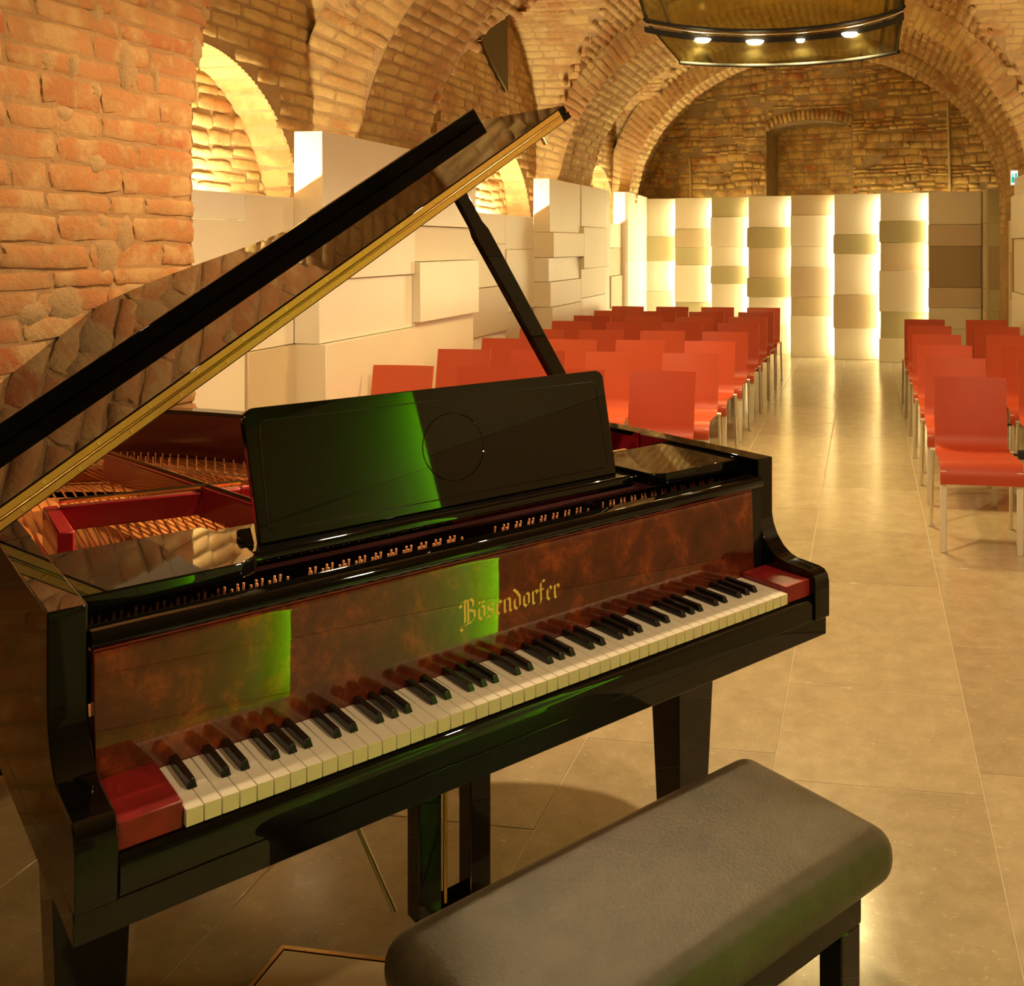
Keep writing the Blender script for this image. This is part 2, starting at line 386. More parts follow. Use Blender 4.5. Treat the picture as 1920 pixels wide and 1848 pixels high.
for c, hw in LUN[1:]:                                        # bricks lining the lunettes
    for side in (-1, 1):
        for k in range(60):
            ph = PI * (k + .5) / 60; yy = c - hw * math.cos(ph); zz = ZS + 1.75 * math.sin(ph)
            ty, tz = hw * math.sin(ph), 1.75 * math.cos(ph); n_ = math.hypot(ty, tz); st = n_ * PI / 60; T = A(0, ty / n_, tz / n_)
            NN = np.cross(A(1, 0, 0), T); NN = NN if NN @ A(0, c - yy, ZS - zz) > 0 else -NN
            x = 1.78 + random.uniform(-.2, .1)
            while x < 2.53:
                ww = .27 * random.choice([1, .8, .6]); xx = XC + side * (x + ww / 2)
                wz = ZS + WEB[1] * math.sqrt(max(0, 1 - ((xx - XC) / WEB[0]) ** 2))
                if wz < zz - .02: bl.append((A(xx, yy, zz), A(1, 0, 0), T, NN, ww - .012, st - .010, .012 * random.uniform(.5, 1.5)))
                x += ww
lay(ceiling, bl, 'brick_vault')
# transverse arches
def band(name, y0, y1, k=0.0, prof_ab=BAND, key='brick_vault', cap=300, label=None, sp0=.0, sp1=.0):
    a, b = prof_ab; yo = lambda x: k * x
    mb = MB(); P1 = []; nth = 90
    zb = 0.0
    rows = [(XC - a, zb)] + [prof(a, b, t) for t in np.linspace(0, PI, nth)] + [(XC + a, zb)]
    out = [(XC - a - .35, zb)] + [(XC - (a + .35) * math.cos(t), ZS + (b + .45) * math.sin(t)) for t in np.linspace(0, PI, nth)] + [(XC + a + .35, zb)]
    G = []
    for (x, z), (xo, zo) in zip(rows, out):
        G.append([(xo, y0 - sp0 + yo(xo), zo), (x, y0 + yo(x), z), (x, (y0 + y1) / 2 + yo(x), z), (x, y1 + yo(x), z), (xo, y1 + sp1 + yo(xo), zo)])
    o = mb.grid(G).build(name, M['mortar'], fix=False); tag(o, kind='structure')
    if label: o['label'] = label
    bl = []
    sk = A(1, k, 0) if k else None
    for th, st in arc_params(a, b, .078):
        x, z = prof(a, b, th); tx, tz = a * math.sin(th), b * math.cos(th); n_ = math.hypot(tx, tz); T = A(tx / n_, k * tx / n_, tz / n_)
        NN = np.cross(A(0, 1, 0), A(tx, 0, tz) / n_); NN = NN if NN @ A(XC - x, 0, ZS - z) > 0 else -NN
        y = y0 - random.uniform(0, .15)
        while y < y1:
            ww = .29 * random.choice([1, 1, .9, .55]); lo, hi = max(y, y0), min(y + ww, y1)
            if hi - lo > .05: bl.append((A(x, (lo + hi) / 2 + yo(x), z), A(0, 1, 0), T, NN, hi - lo - .013, st - .012, .013 * random.uniform(.5, 1.7)))
            y += ww
    for yy, sp, sg in ((y0, -sp0, -1), (y1, sp1, 1)):           # splayed flanks, courses running inwards
        if sg > 0 and not sp1: continue
        for th, st in arc_params(a + .1, b + .12, .080):
            x, z = prof(a, b, th); xo, zo = XC - (a + .35) * math.cos(th), ZS + (b + .45) * math.sin(th)
            p0, p1 = A(x, yy + yo(x), z), A(xo, yy + sp + yo(xo), zo); R = p1 - p0; ln = np.linalg.norm(R); R /= ln
            T = A(math.sin(th), 0, math.cos(th)); T -= R * (T @ R); T /= np.linalg.norm(T); NN = np.cross(R, T); NN = NN if NN @ A(0, sg, 0) > 0 else -NN
            q = random.uniform(-.15, 0)
            while q < ln:
                ww = .27 * random.choice([1, .9, .6]); lo, hi = max(q, 0), min(q + ww, ln)
                if hi - lo > .05: bl.append((p0 + R * (lo + hi) / 2, R, T, NN, hi - lo - .012, st - .012, .010 * random.uniform(.4, 1.4)))
                q += ww
    for sx in (-1, 1):                                         # pier below the springing
        xx = XC + sx * a
        bl += wall_bricks(A(xx, yo(xx), 0), A(0, 1, 0), A(0, 0, 1), A(-sx, 0, 0), y0, y1, 1.6, ZS, lambda s, z: True)
    lay(o, bl, key, cap); return o
band('trim_1', 5.62, 6.55, sp0=.20, sp1=.45, label='broad brick vault arch above the left white panel box')
band('trim_2', 9.60, 10.75, sp0=.08, sp1=.1, label='second brick vault arch further down the hall')
band('trim_3', 11.66, 12.16, k=-.29, cap=200, label='brick vault arch in front of the rough end wall')

# near brick pier, nearly filling the left top of the view
PX = -2.36
def pier_edge(z): return 3.17 if z < 1.98 else 3.17 + .30 * ((z - 1.98)) ** 1.4
mb = MB(); G = []
for z in np.linspace(0, 4.2, 60): G.append([(PX - .95, .9, z), (PX, .9, z), (PX, 2.2, z), (PX, pier_edge(z) - .012, z), (PX - .95, pier_edge(z) - .012, z)])
pier = mb.grid(G).build('wall_pier', M['mortar_near'], fix=False); tag(pier, 'rough orange brick pier at the near left', kind='structure')
bl = wall_bricks(A(PX, 0, 0), A(0, 1, 0), A(0, 0, 1), A(1, 0, 0), .92, 3.6, .02, 3.4, lambda s, z: s < pier_edge(z) - .01, dep=.008, jit=.7, gap=.007)
bl2 = []
for p, r_, u_, n_, w_, h_, d_ in bl:                            # trim and bulge the bricks at the corner
    e = pier_edge(p[2]) + random.uniform(-.012, .014); over = p[1] + w_ / 2
    if over > e - .13: a0 = p[1] - w_ / 2; p = p.copy(); p[1] = (a0 + e) / 2; w_ = e - a0
    if w_ > .05: bl2.append((p, r_, u_, n_, w_, h_, d_))
z = 1.2
for p, r_, u_, n_, w_, h_, d_ in list(bl2):                     # the return face of the corner bricks
    if p[1] + w_ / 2 > pier_edge(p[2]) - .04:
        bl2.append((A(PX - .07, p[1] + w_ / 2, p[2]), A(-1, 0, 0), u_, A(0, 1, 0), .14, h_, .012))
lay(pier, bl2, 'brick_near')

# pale lumps of mortar left on the pier
def mortar_patch(u, v, rw, rh, seed):
    r = np.random.default_rng(seed); dr = fwd + rt * (u - CU) / FPX + A(0, 0, 1) * (CV - v) / FPX; c = A(0, 0, CAMH) + dr * (PX / dr[0])
    mb = MB(); n = 12; V = [tuple(c + A(.011, 0, 0))]
    for k, (f_, h_) in enumerate(((.6, .0095), (1.0, -.001))):
        for i in range(n): a_ = 2 * PI * i / n; q = f_ * (1 + r.uniform(-.28, .28)); V.append(tuple(c + A(h_ + r.uniform(-.002, .002), rw * q * math.cos(a_), rh * q * math.sin(a_))))
    F = [(0, 1 + i, 1 + (i + 1) % n) for i in range(n)] + [(1 + i, 1 + n + i, 1 + n + (i + 1) % n, 1 + (i + 1) % n) for i in range(n)]
    mb.add(V, F); mb.build('mortar_patch', M['mortar_lump'], pier, smooth=True)
for i, (u, v, rw, rh) in enumerate(((178, 26, .035, .055), (382, 24, .03, .025), (366, 92, .035, .06), (82, 112, .045, .03), (136, 122, .028, .04), (236, 128, .05, .09), (178, 172, .03, .03), (118, 216, .035, .03), (178, 308, .05, .04), (228, 440, .045, .07), (200, 480, .06, .07), (190, 418, .03, .03), (120, 570, .08, .06), (60, 590, .05, .04), (255, 545, .09, .03), (290, 150, .02, .05))): mortar_patch(u, v, rw, rh, 40 + i)

# side walls with arched, light-filled niches
def niche_z(y, c, hw, z0, hh):
    t = (y - c) / hw
    return z0 + hh * math.sqrt(1 - t * t) if abs(t) < 1 else None
def side_wall(name, X, sgn, niches, key='brick_vault'):
    mb = MB(); ys_ = np.arange(-3.2, 14.6, .03)
    for y in ys_:
        ym = y + .015; top = max(ZS, lun_z(ym)) + .05; nz_ = None
        for c, hw, z0, hh in niches:
            q = niche_z(ym, c, hw, z0, hh)
            if q: nz_ = q
        segs = [(0, top)] if nz_ is None else [(0, 1.55), (nz_, top)]
        for z0, z1 in segs:
            if z1 > z0: mb.add([(X, y, z0), (X, y + .03, z0), (X, y + .03, z1), (X, y, z1)], [(0, 1, 2, 3)])
    bl = []
    for c, hw, z0, hh in niches:                                # back, sill and intrados of each niche
        xb = X - sgn * .24
        mb.add([(xb, c - hw - .4, 1.5), (xb, c + hw + .4, 1.5), (xb, c + hw + .4, 2.9), (xb, c - hw - .4, 2.9)], [(0, 1, 2, 3)])
        mb.add([(X, c - hw, 1.55), (X, c + hw, 1.55), (xb, c + hw, 1.55), (xb, c - hw, 1.55)], [(0, 1, 2, 3)])
        arc = [(c - hw * math.cos(t), z0 + hh * math.sin(t)) for t in np.linspace(0, PI, 40)]
        arc = [(c - hw, 1.5)] + [q for q in arc if q[1] > 1.5] + [(c + hw, 1.5)]
        mb.grid([[(X, q[0], q[1]), (xb, q[0], q[1])] for q in arc])
        bl += wall_bricks(A(xb, 0, 0), A(0, 1, 0), A(0, 0, 1), A(sgn, 0, 0), c - hw, c + hw, 1.5, 2.6, lambda s, z, c=c, hw=hw, z0=z0, hh=hh: (niche_z(s, c, hw, z0, hh) or 0) > z - .05, bh=.070, bw=.24, dep=.016, jit=.9, wob=.012)
        for k in range(26):
            ph = PI * (k + .5) / 26; yy = c - hw * math.cos(ph); zz = z0 + hh * math.sin(ph)
            if zz < 1.55: continue
            ty, tz = hw * math.sin(ph), hh * math.cos(ph); n_ = math.hypot(ty, tz); T = A(0, ty / n_, tz / n_); NN = np.cross(A(1, 0, 0), T); NN = NN if NN @ A(0, c - yy, z0 - zz) > 0 else -NN
            for j in range(1): bl.append((A(X - sgn * .12, yy, zz), A(1, 0, 0), T, NN, .22, n_ * PI / 26 - .012, .015 * random.uniform(.5, 1.5)))
    def keep(s, z):
        if in_band(s): return False
        for c, hw, z0, hh in niches:
            q = niche_z(s, c, hw + .04, z0, hh + .04)
            if q and z < q: return False
        return z < max(ZS, lun_z(s)) - .03
    bl += wall_bricks(A(X, 0, 0), A(0, 1, 0), A(0, 0, 1), A(sgn, 0, 0), 2.0, 13.6, 1.6, 3.75, keep)
    o = mb.build(name, M['mortar'], fix=False); tag(o, kind='structure'); lay(o, bl, key); return o
XL, XR = XC - WEB[0], XC + WEB[0]
NICH = [(4.45, .98, 1.45, 1.07), (8.55, .93, 1.45, 1.0), (11.95, .90, 1.50, .98)]
side_wall('wall_left', XL, 1, NICH)
side_wall('wall_right', XR, -1, [(8.05, .88, 1.45, .95)])
rear = MB().box(-4, 2.2, -3.3, -3.2, 0, 4.3).build('wall_rear', M['rear_plaster']); tag(rear, kind='structure')

# end wall: skewed, rough mixed masonry with an arched alcove
AL = math.radians(19); ET = A(math.cos(AL), -math.sin(AL), 0); EN = A(math.sin(AL), math.cos(AL), 0); E0 = A(-.4, 12.92, 0)
EB = E0 + EN * .42; al0, al1 = -1.16, .10
def alc(s): t = (s - (al0 + al1) / 2) / ((al1 - al0) / 2); return 3.02 + .16 * math.sqrt(max(0, 1 - t * t)) if al0 < s < al1 else None
mb = MB()
for s in np.arange(-3.6, 3.0, .04):
    q = alc(s + .02); segs = [(0, 5.0)] if q is None else [(0, 2.0), (q, 5.0)]
    for z0, z1 in segs:
        p, p2 = EB + ET * s, EB + ET * (s + .04); mb.add([(p[0], p[1], z0), (p2[0], p2[1], z0), (p2[0], p2[1], z1), (p[0], p[1], z1)], [(0, 1, 2, 3)])
arc = [(al0, 2.0)] + [(s, alc(s)) for s in np.linspace(al0 + .001, al1 - .001, 20)] + [(al1, 2.0), (al0, 2.0)]
mb.grid([[tuple(EB + ET * s + A(0, 0, z)), tuple(EB + ET * s + EN * .38 + A(0, 0, z))] for s, z in arc])
p, p2 = EB + ET * (al0 - .1) + EN * .38, EB + ET * (al1 + .1) + EN * .38
mb.add([(p[0], p[1], 1.9), (p2[0], p2[1], 1.9), (p2[0], p2[1], 3.3), (p[0], p[1], 3.3)], [(0, 1, 2, 3)])
wend = mb.build('wall_end', M['mortar_end'], fix=False); tag(wend, 'rough masonry end wall with bricked-up arched alcove', kind='structure')
def kend(s, z):
    q = alc(s)
    if q is not None and z < q + .16: return False
    t = (s + .43) / 2.9
    return abs(t) < 1 and z < ZS + 2.4 * math.sqrt(1 - t * t)
bl = []
for s0_, s1_, z0_ in ((-3.3, al0 - .005, 2.05), (al1 + .005, 2.5, 2.05), (al0 - .005, al1 + .005, 3.05)):
    bl += wall_bricks(EB, ET, A(0, 0, 1), -EN, s0_, s1_, z0_, 4.3, kend, bw=.23, bh=.085, dep=.016, jit=1.5, drop=.13, wob=.022)
for i in range(19):                                             # voussoirs over the alcove
    s = al0 - .02 + (al1 - al0 + .04) * (i + .5) / 19; t = (s - (al0 + al1) / 2) / ((al1 - al0) / 2 + .02); z = 3.02 + .16 * math.sqrt(max(0, 1 - t * t)) + .085; ang = -t * .35
    T = ET * math.cos(ang) + A(0, 0, 1) * math.sin(ang); U = A(0, 0, 1) * math.cos(ang) - ET * math.sin(ang)
    bl.append((EB + ET * s + A(0, 0, z), T, U, -EN, .052, .15, .024))
bl += wall_bricks(EB + EN * .38, ET, A(0, 0, 1), -EN, al0, al1, 2.05, 3.15, lambda s, z: z < (alc(s) or 0), bw=.27, bh=.09, dep=.008, jit=.8)
lay(wend, bl, 'brick_end')

for sx, z1, lb in ((1.42, 3.3, 'thin pale conduit on the right of the rough end wall'), (-2.35, 2.75, 'thin pale conduit on the left of the rough end wall')):
    p = EB + ET * sx - EN * .03
    o = MB().tube([(p[0], p[1], 2.0), (p[0] - .01, p[1], 2.6), (p[0] - .03, p[1], z1)], .018, 8).build('wall_conduit', M['mortar_pale'], smooth=True); tag(o, lb, 'conduit', 'conduits on the end wall')
# smooth olive plaster on the tympanum above the second niche
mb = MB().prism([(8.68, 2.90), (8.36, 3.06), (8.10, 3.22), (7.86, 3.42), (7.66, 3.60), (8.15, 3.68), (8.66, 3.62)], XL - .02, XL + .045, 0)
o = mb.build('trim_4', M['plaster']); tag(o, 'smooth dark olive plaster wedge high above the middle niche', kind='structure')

# ------------------------------------------------------------------ panel cladding
def panel(parent, x0, x1, y0, y1, z0, z1, key): return MB().box(x0, x1, y0, y1, z0 + .0015, z1 - .0015).build('panel', M[key], parent, bevel=.003, seg=1)
def light_strip(label, x, y, z0, z1, mkey, group, sx=.012, sy=.012, horiz=None):
    t = empty('light_strip', (x, y, z0)); tag(t, label, 'light strip', group)
    h = z1 - z0
    if horiz: MB().box(-.012, .012, 0, horiz, .010, .022).build('diffuser', mkey, t); MB().box(-.016, .016, -.005, horiz + .005, 0, .010).build('profile', M['alu'], t)
    else: MB().box(-sx, sx, -sy, sy, .01, h - .01).build('diffuser', mkey, t); MB().box(-sx - .004, sx + .004, sy, sy + .006, 0, h).build('profile', M['alu'], t)
    return t
ESTRIP = emis('led_yellow', (1, .84, .46), PW['strip']); ENICHE = emis('led_warm', (1, .80, .48), PW['niche']); EGREEN = emis('led_green', GREEN, PW['green'])
TOP = 2.15
wc = empty('wall_cladding_end', (0, 0, 0)); tag(wc, 'stepped cream panel cladding across the end wall', kind='structure')
CX = [-3.171, -2.646, -2.101, -1.564, -.968, -.395, .195, .786, 1.411]
CY = [13.874, 13.693, 13.506, 13.321, 13.116, 12.918, 12.715, 12.512, 12.296]
ROWS = [([1.6, 1.26, .82, .4], 'cream khaki white cream white'), ([1.71, 1.45, 1.2, .68, .3], 'cream tan khaki cream khaki cream'), ([1.87, 1.46, 1.19, .95, .5], 'khaki cream cream khaki cream tan'),
        ([1.72, 1.45, 1.04, .78, .4], 'cream khaki tan khaki cream cream'), ([1.88, 1.47, 1.19, .8, .55], 'tan cream cream pinkish tan cream'), ([1.62, 1.37, .84, .41], 'cream khaki cream tan cream'),
        ([1.79, 1.52, 1.16, .64, .3], 'cream khaki tan cream khaki cream'), ([1.74, 1.47, .96, .71, .45], 'cream pinkish brown pinkish cream cream')]
prot = [0, .03, .012, .045, .0, .025]
for i, (zz, keys) in enumerate(ROWS):
    zs = [TOP] + zz + [0]; keys = keys.split()
    for j in range(len(zs) - 1):
        pr = prot[(i * 2 + j * 3) % 6] * .7; xr = CX[i + 1] + (.10 if i < 7 else .0)
        panel(wc, CX[i] - pr * .6, xr, CY[i] - .03 - pr, CY[i] + .02, zs[j + 1], zs[j], keys[j])
    if i:
        light_strip('yellow vertical light strip, number %s from the left in the end wall' % ['one', 'two', 'three', 'four', 'five', 'six', 'seven'][i - 1], CX[i] + .030, CY[i - 1] - .075, .04, TOP - .06, ESTRIP, 'light strips between end wall panels')
    MB().box(CX[i], CX[i + 1] + .1, CY[i] + .02, CY[i] + .04, 0, TOP).build('backing', M['cream'], wc)
# right-hand return of the end cladding
for z0, z1, k in ((1.74, TOP, 'tan'), (1.47, 1.74, 'tan'), (.96, 1.47, 'tan'), (.71, .96, 'tan'), (0, .71, 'tan')):
    panel(wc, 1.411, 1.44, 11.98, 12.30, z0, z1, k)
    panel(wc, 1.44, 1.80, 11.95, 11.98, z0, z1, 'brown' if z1 == 1.47 else 'khaki')
# left-hand return: one bright angled stack
for z0, z1, k in ((1.75, TOP + .02, 'cream'), (1.26, 1.75, 'cream'), (.82, 1.26, 'white'), (0, .82, 'white')):
    mb = MB(); mb.prism([(-3.21, 12.35), (-3.05, 12.33), (-3.02, 12.36), (-3.10, 13.86), (-3.21, 13.86)], z0 + .001, z1 - .001, 2); mb.build('panel', M[k], wc)

# white panel boxes and low panels along the side walls
def clad(name, label, X, sgn, cols, low, depth=.17):
    """sgn=+1: left wall (faces +x). cols: (y0,y1,[z joints],colours,{row:protrusion})"""
    e = empty(name); tag(e, label, kind='structure')
    for y0, y1, zz, keys, pro in cols:
        zs = [TOP - .03] + zz + [0]; keys = keys.split()
        for j in range(len(zs) - 1):
            p = pro.get(j, 0); a, b = X - sgn * depth, X + sgn * p
            panel(e, min(a, b), max(a, b), y0, y1, zs[j + 1], zs[j], keys[j])
    for y0, y1, zz, keys, pro in low:
        zs = [1.755] + zz + [0]; keys = keys.split()
        for j in range(len(zs) - 1):
            p = pro.get(j, 0); a, b = X - sgn * (depth + .04), X - sgn * (depth - p)
            panel(e, min(a, b), max(a, b), y0, y1, zs[j + 1], zs[j], keys[j])
    return e
XB = -2.93
clad('wall_cladding_left', 'cream panel boxes and low panels along the left wall', XB, 1,
     [(4.98, 6.10, [1.30, .95, .45], 'white white cream white', {0: 0, 1: -.02, 2: .02, 3: 0}), (6.102, 7.10, [1.62, 1.38, .98, .5], 'white cream white cream cream', {0: .01, 1: -.015, 2: .035, 3: -.01}),
      (8.93, 9.95, [1.61, 1.37, 1.14, .9, .4], 'cream cream white cream cream white', {0: -.01, 1: .03, 2: -.02, 3: 0, 4: .02}), (9.952, 10.90, [1.68, 1.24, .93, .4], 'cream cream cream white cream', {0: 0, 1: .03, 2: 0}), (10.902, 11.10, [1.24, .6], 'white white white', {})],
     [(3.20, 4.55, [1.62, .95, .45], 'white cream cream cream', {1: .012}), (4.552, 4.98, [1.3, .95, .5], 'cream cream tan cream', {2: .015}),
      (7.10, 8.20, [1.5, 1.14, .75, .3], 'cream cream tan cream cream', {2: .03}), (8.202, 8.93, [1.45, .9, .4], 'cream cream tan cream', {1: .012}),
      (11.10, 11.75, [1.45, 1.1, .7], 'tan tan cream tan', {1: .02}), (11.752, 12.35, [1.45, 1.1, .7], 'cream tan tan cream', {2: .02})])
clad('wall_cladding_right', 'cream panel boxes and low panels along the right wall', 1.39, -1,
     [(7.55, 8.60, [1.62, 1.3, .9, .45], 'white cream white cream white', {1: .02, 3: .02}), (8.602, 9.63, [1.95, 1.55, 1.05, .5], 'white white cream white cream', {1: .03, 3: .02})],
     [(9.63, 11.0, [1.4, .9, .4], 'cream tan cream cream', {1: .02}), (11.002, 11.94, [1.4, .9], 'cream cream cream', {}), (5.6, 7.55, [1.3, .8], 'cream cream cream', {}), (3.0, 5.598, [1.3, .8], 'cream cream cream', {})])
# stepped panels beside the stage with green light strips
rc = empty('wall_cladding_stage'); tag(rc, 'stepped cream and darkened panels with green light beside the stage', kind='structure')
for i, (y0, y1, X) in enumerate(((1.472, 3.0, 1.42), (.62, 1.57, 1.59), (-.30, .72, 1.72), (-3.19, -.2, 1.73))):
    zs = [TOP, 1.7, 1.3, .85, .4, 0]
    MB().box(X + .031, X + .036, y0 + .002, y1 - .002, 0, TOP - .01).build('backing', M['brown'], rc)  # added to block strip light leaking through the panel seams
    for j in range(5): panel(rc, X - .006 * ((i + j) % 3), X + .03, y0, y1, zs[j + 1], zs[j], ('brown', 'cream', 'cream', 'brown')[i] if j % 2 else ('khaki', 'white', 'cream', 'khaki')[i])  # brown and khaki columns stand in for an unlit wall in the reflections
light_strip('green vertical light strip beside the stage, nearer the audience', 1.478, 1.512, .01, 2.1, EGREEN, 'green strips in the stage wall', .008, .02)
light_strip('green vertical light strip beside the stage, farther from the audience', 1.648, .66, .01, 2.1, EGREEN, 'green strips in the stage wall', .008, .02)
# upward strips hidden behind the niche sills
for (y0, ln, nm) in ((3.55, 1.35, 'nearest'), (7.70, 1.3, 'middle'), (11.2, 1.1, 'farthest')):
    light_strip('warm light strip hidden behind the %s niche sill of the left wall' % nm, XL - .025, y0, 1.62, 1.66, ENICHE, 'niche light strips', horiz=ln)
light_strip('warm light strip hidden behind the niche sill of the right wall', XR + .025, 7.45, 1.62, 1.66, ENICHE, 'niche light strips', horiz=1.1)
# emergency sign
ex = empty('exit_sign', (1.40, 9.70, 2.05)); tag(ex, 'small glowing cyan and white emergency exit sign box', 'exit sign')
MB().box(-.036, .036, -.02, .02, 0, .155).build('housing', M['white'], ex, bevel=.004)
MB().box(-.030, .030, -.0225, -.0205, .012, .143).build('lit_face', emis('sign_white', (.75, 1, .95), 1.6), ex)
f = MB(); f.box(-.026, .0, -.0235, -.0227, .03, .09); f.box(-.020, -.008, -.0235, -.0227, .095, .115); f.box(.006, .024, -.0235, -.0227, .03, .12); f.build('pictogram', emis('sign_green', (.0, .55, .40), 1.0), ex)

# ------------------------------------------------------------------ hanging glass canopy with lamps
def arc3(c, r, p0, p1, n=40):
    a0, a1 = math.atan2(p0[1] - c[1], p0[0] - c[0]), math.atan2(p1[1] - c[1], p1[0] - c[0])
    return [(c[0] + r * math.cos(a), c[1] + r * math.sin(a)) for a in np.linspace(a0, a1, n)]
ct = empty('hanging_canopy', (-.57, 6.2, 2.62)); tag(ct, 'curved olive glass canopy with black rails hanging from vault', 'canopy')
off = A(-.57, 6.2, 2.62)
a_r = [A(x, y, 2.87) - off for x, y in arc3((-.582, 5.496), .886, (-1.343, 5.95), (.225, 5.863))]
_p = [at_z(1275, 118, 2.67), at_z(1450, 123, 2.67), at_z(1685, 98, 2.67)]
_m = np.array([[2*(_p[1][0]-_p[0][0]), 2*(_p[1][1]-_p[0][1])], [2*(_p[2][0]-_p[0][0]), 2*(_p[2][1]-_p[0][1])]]); _c = np.linalg.solve(_m, [_p[k][:2] @ _p[k][:2] - _p[0][:2] @ _p[0][:2] for k in (1, 2)])
a_b = [A(x, y, 2.67) - off for x, y in arc3(_c, float(np.linalg.norm(_p[0][:2] - _c)), _p[0], _p[2])]
a_t = [A(x, y, 3.30) - off for x, y in arc3((-.60, 5.70), .88, (-1.46, 5.88), (.26, 5.87))]
G = []
for i in range(40): G.append([a_b[i], a_r[i], a_t[i]])
sh = lambda P, d: [[p + A(0, d, 0) for p in r] for r in P]
mb = MB(); mb.grid(G); o = mb.build('glass', M['glass'], ct, True, fix=False)
sm = o.modifiers.new('s', 'SOLIDIFY'); sm.thickness = .006
MB().tube([p + A(0, -.012, 0) for p in a_b], .012, 8).build('lower_rim', M['matt'], ct, True)
MB().tube([p + A(0, -.03, .012) for p in a_r], .012, 8).build('upper_rail', M['matt'], ct, True)
MB().tube([p + A(0, -.022, -.012) for p in a_r], .006, 8).build('bright_rail', M['alu'], ct, True)
G = [[p + A(0, -.03, -.03), p + A(0, -.03, -.062), p + A(0, .0, -.062), p + A(0, .0, -.03), p + A(0, -.03, -.03)] for p in a_r]
MB().grid(G).build('lamp_rail', M['matt'], ct)
M['bracket'] = mat('bracket_olive', (.16,.13,.04), .5)
for q in (6, 35): MB().tube([a_b[q] + A(0, .02, .0), a_r[q] + A(0, .02, 0)], .013, 8).build('bracket', M['bracket'], ct, True)
for q in (4, 35): MB().tube([a_r[q] + A(0, .02, .03), a_t[q] + A(0, .02, 0)], .013, 8).build('bracket', M['bracket'], ct, True)
for q in (6, 33): MB().tube([a_t[q], a_t[q] + A(0, 0, .72)], .006, 8).build('suspension_wire', M['black_soft'], ct)
for k, (u, v, rr) in enumerate(((1315, 68, .055), (1408, 69, .060), (1493, 66, .03), (1593, 56, .055))):
    p = at_z(u, v, 2.80) - off; i = min(range(40), key=lambda i: abs(a_r[i][0] - p[0])); c = a_r[i] + A(0, -.03, -.070)
    o = MB().tube([c + A(0, 0, .012), c + A(0, 0, -.004)], rr, 20, rr * .7).build('lamp', LENS, ct, True)
    ld = bpy.data.lights.new('canopy_light', 'SPOT'); ld.energy = PW['canopy']; ld.color = YEL; ld.spot_size = math.radians(150); ld.spot_blend = .6; ld.shadow_soft_size = .05
    lo = bpy.data.objects.new('light_beam', ld); COL.objects.link(lo); lo.parent = ct; lo.location = c + A(0, 0, -.02)
l2 = bpy.data.lights.new('canopy_vault_fill', 'SPOT'); l2.energy = PW['up']; l2.color = YEL; l2.spot_size = math.radians(165); l2.spot_blend = .8; l2.shadow_soft_size = .1  # extra light added above the rail, only to lift the vault
o2 = bpy.data.objects.new('added_vault_light', l2); COL.objects.link(o2); o2.parent = ct; o2.location = (.0, -.15, .42); o2.rotation_euler = (PI, 0, 0)

# ------------------------------------------------------------------ grand piano
PHI = math.radians(46.8614) - YAW
PXV = A(math.sin(PHI), math.cos(PHI), 0); PYV = A(-math.cos(PHI), math.sin(PHI), 0)
O = PXV * .3982 + PYV * 1.4712; KZ = CAMH - .7752
RZ = math.atan2(PXV[1], PXV[0])
piano = empty('grand_piano', (O[0], O[1], 0), RZ)
tag(piano, 'black lacquered grand piano with raised lid and red burl fallboard', 'piano')
def pb(mb, name, m, parent=None, **kw):
    mb.v = [(x, y, z + KZ) for x, y, z in mb.v]; return mb.build(name, M[m] if isinstance(m, str) else m, parent or piano, **kw)
KW = 1.222
# arms
armp = [(.62,.2575),(.17,.2575),(.17,.122),(.165,.100),(.152,.074),(.131,.051),(.109,.038),(.086,.032),(.018,.029),(.004,.025),(-.006,.015),(-.010,-.002),(-.010,-.081),(.62,-.081)]
for x0, x1 in ((-.132, -.082), (KW + .082, KW + .132)): pb(MB().prism(armp, x0, x1, 0), 'arm', 'black', bevel=.0025)
# keybed, slip, fallboard, key blocks
pb(MB().box(-.1316, KW + .1316, 0.0, .60, -.125, -.082), 'keybed', 'black', bevel=.002)
pb(MB().prism([(.012,-.027),(.003,-.028),(-.002,-.033),(-.004,-.045),(-.004,-.0805),(.02,-.0805),(.02,-.027)], -.081, KW + .081, 0), 'key_slip', 'black', bevel=.002)
fb = pb(MB().prism([(.1470,-.02),(.1552,.180),(.1565,.187),(.160,.191),(.175,.191),(.175,-.02)], -.078, KW + .046, 0), 'fallboard', 'burl', bevel=.0015)
pb(MB().tube([(-.078,.1585,.1935),(KW+.046,.1585,.1935)], .0035, 8), 'fallboard_bead', 'burl_red', fb, smooth=True)
pb(MB().prism([(.152,.197),(.150,.203),(.154,.213),(.162,.219),(.195,.219),(.205,.208),(.205,.194),(.156,.194)], -.081, KW + .081, 0), 'fallboard_rail', 'black', bevel=.002)
for x0, x1 in ((-.081, -.0015), (KW + .0015, KW + .081)): pb(MB().box(x0, x1, .006, .1465, -.026, .012), 'key_block', 'burl_red', bevel=.002)
pb(MB().box(KW + .046, KW + .082, .160, .175, -.02, .20), 'fallboard_stop', 'black_soft')
pb(MB().box(-.08, KW + .08, .0205, .1465, -.06, -.0285), 'key_frame', 'black_soft')
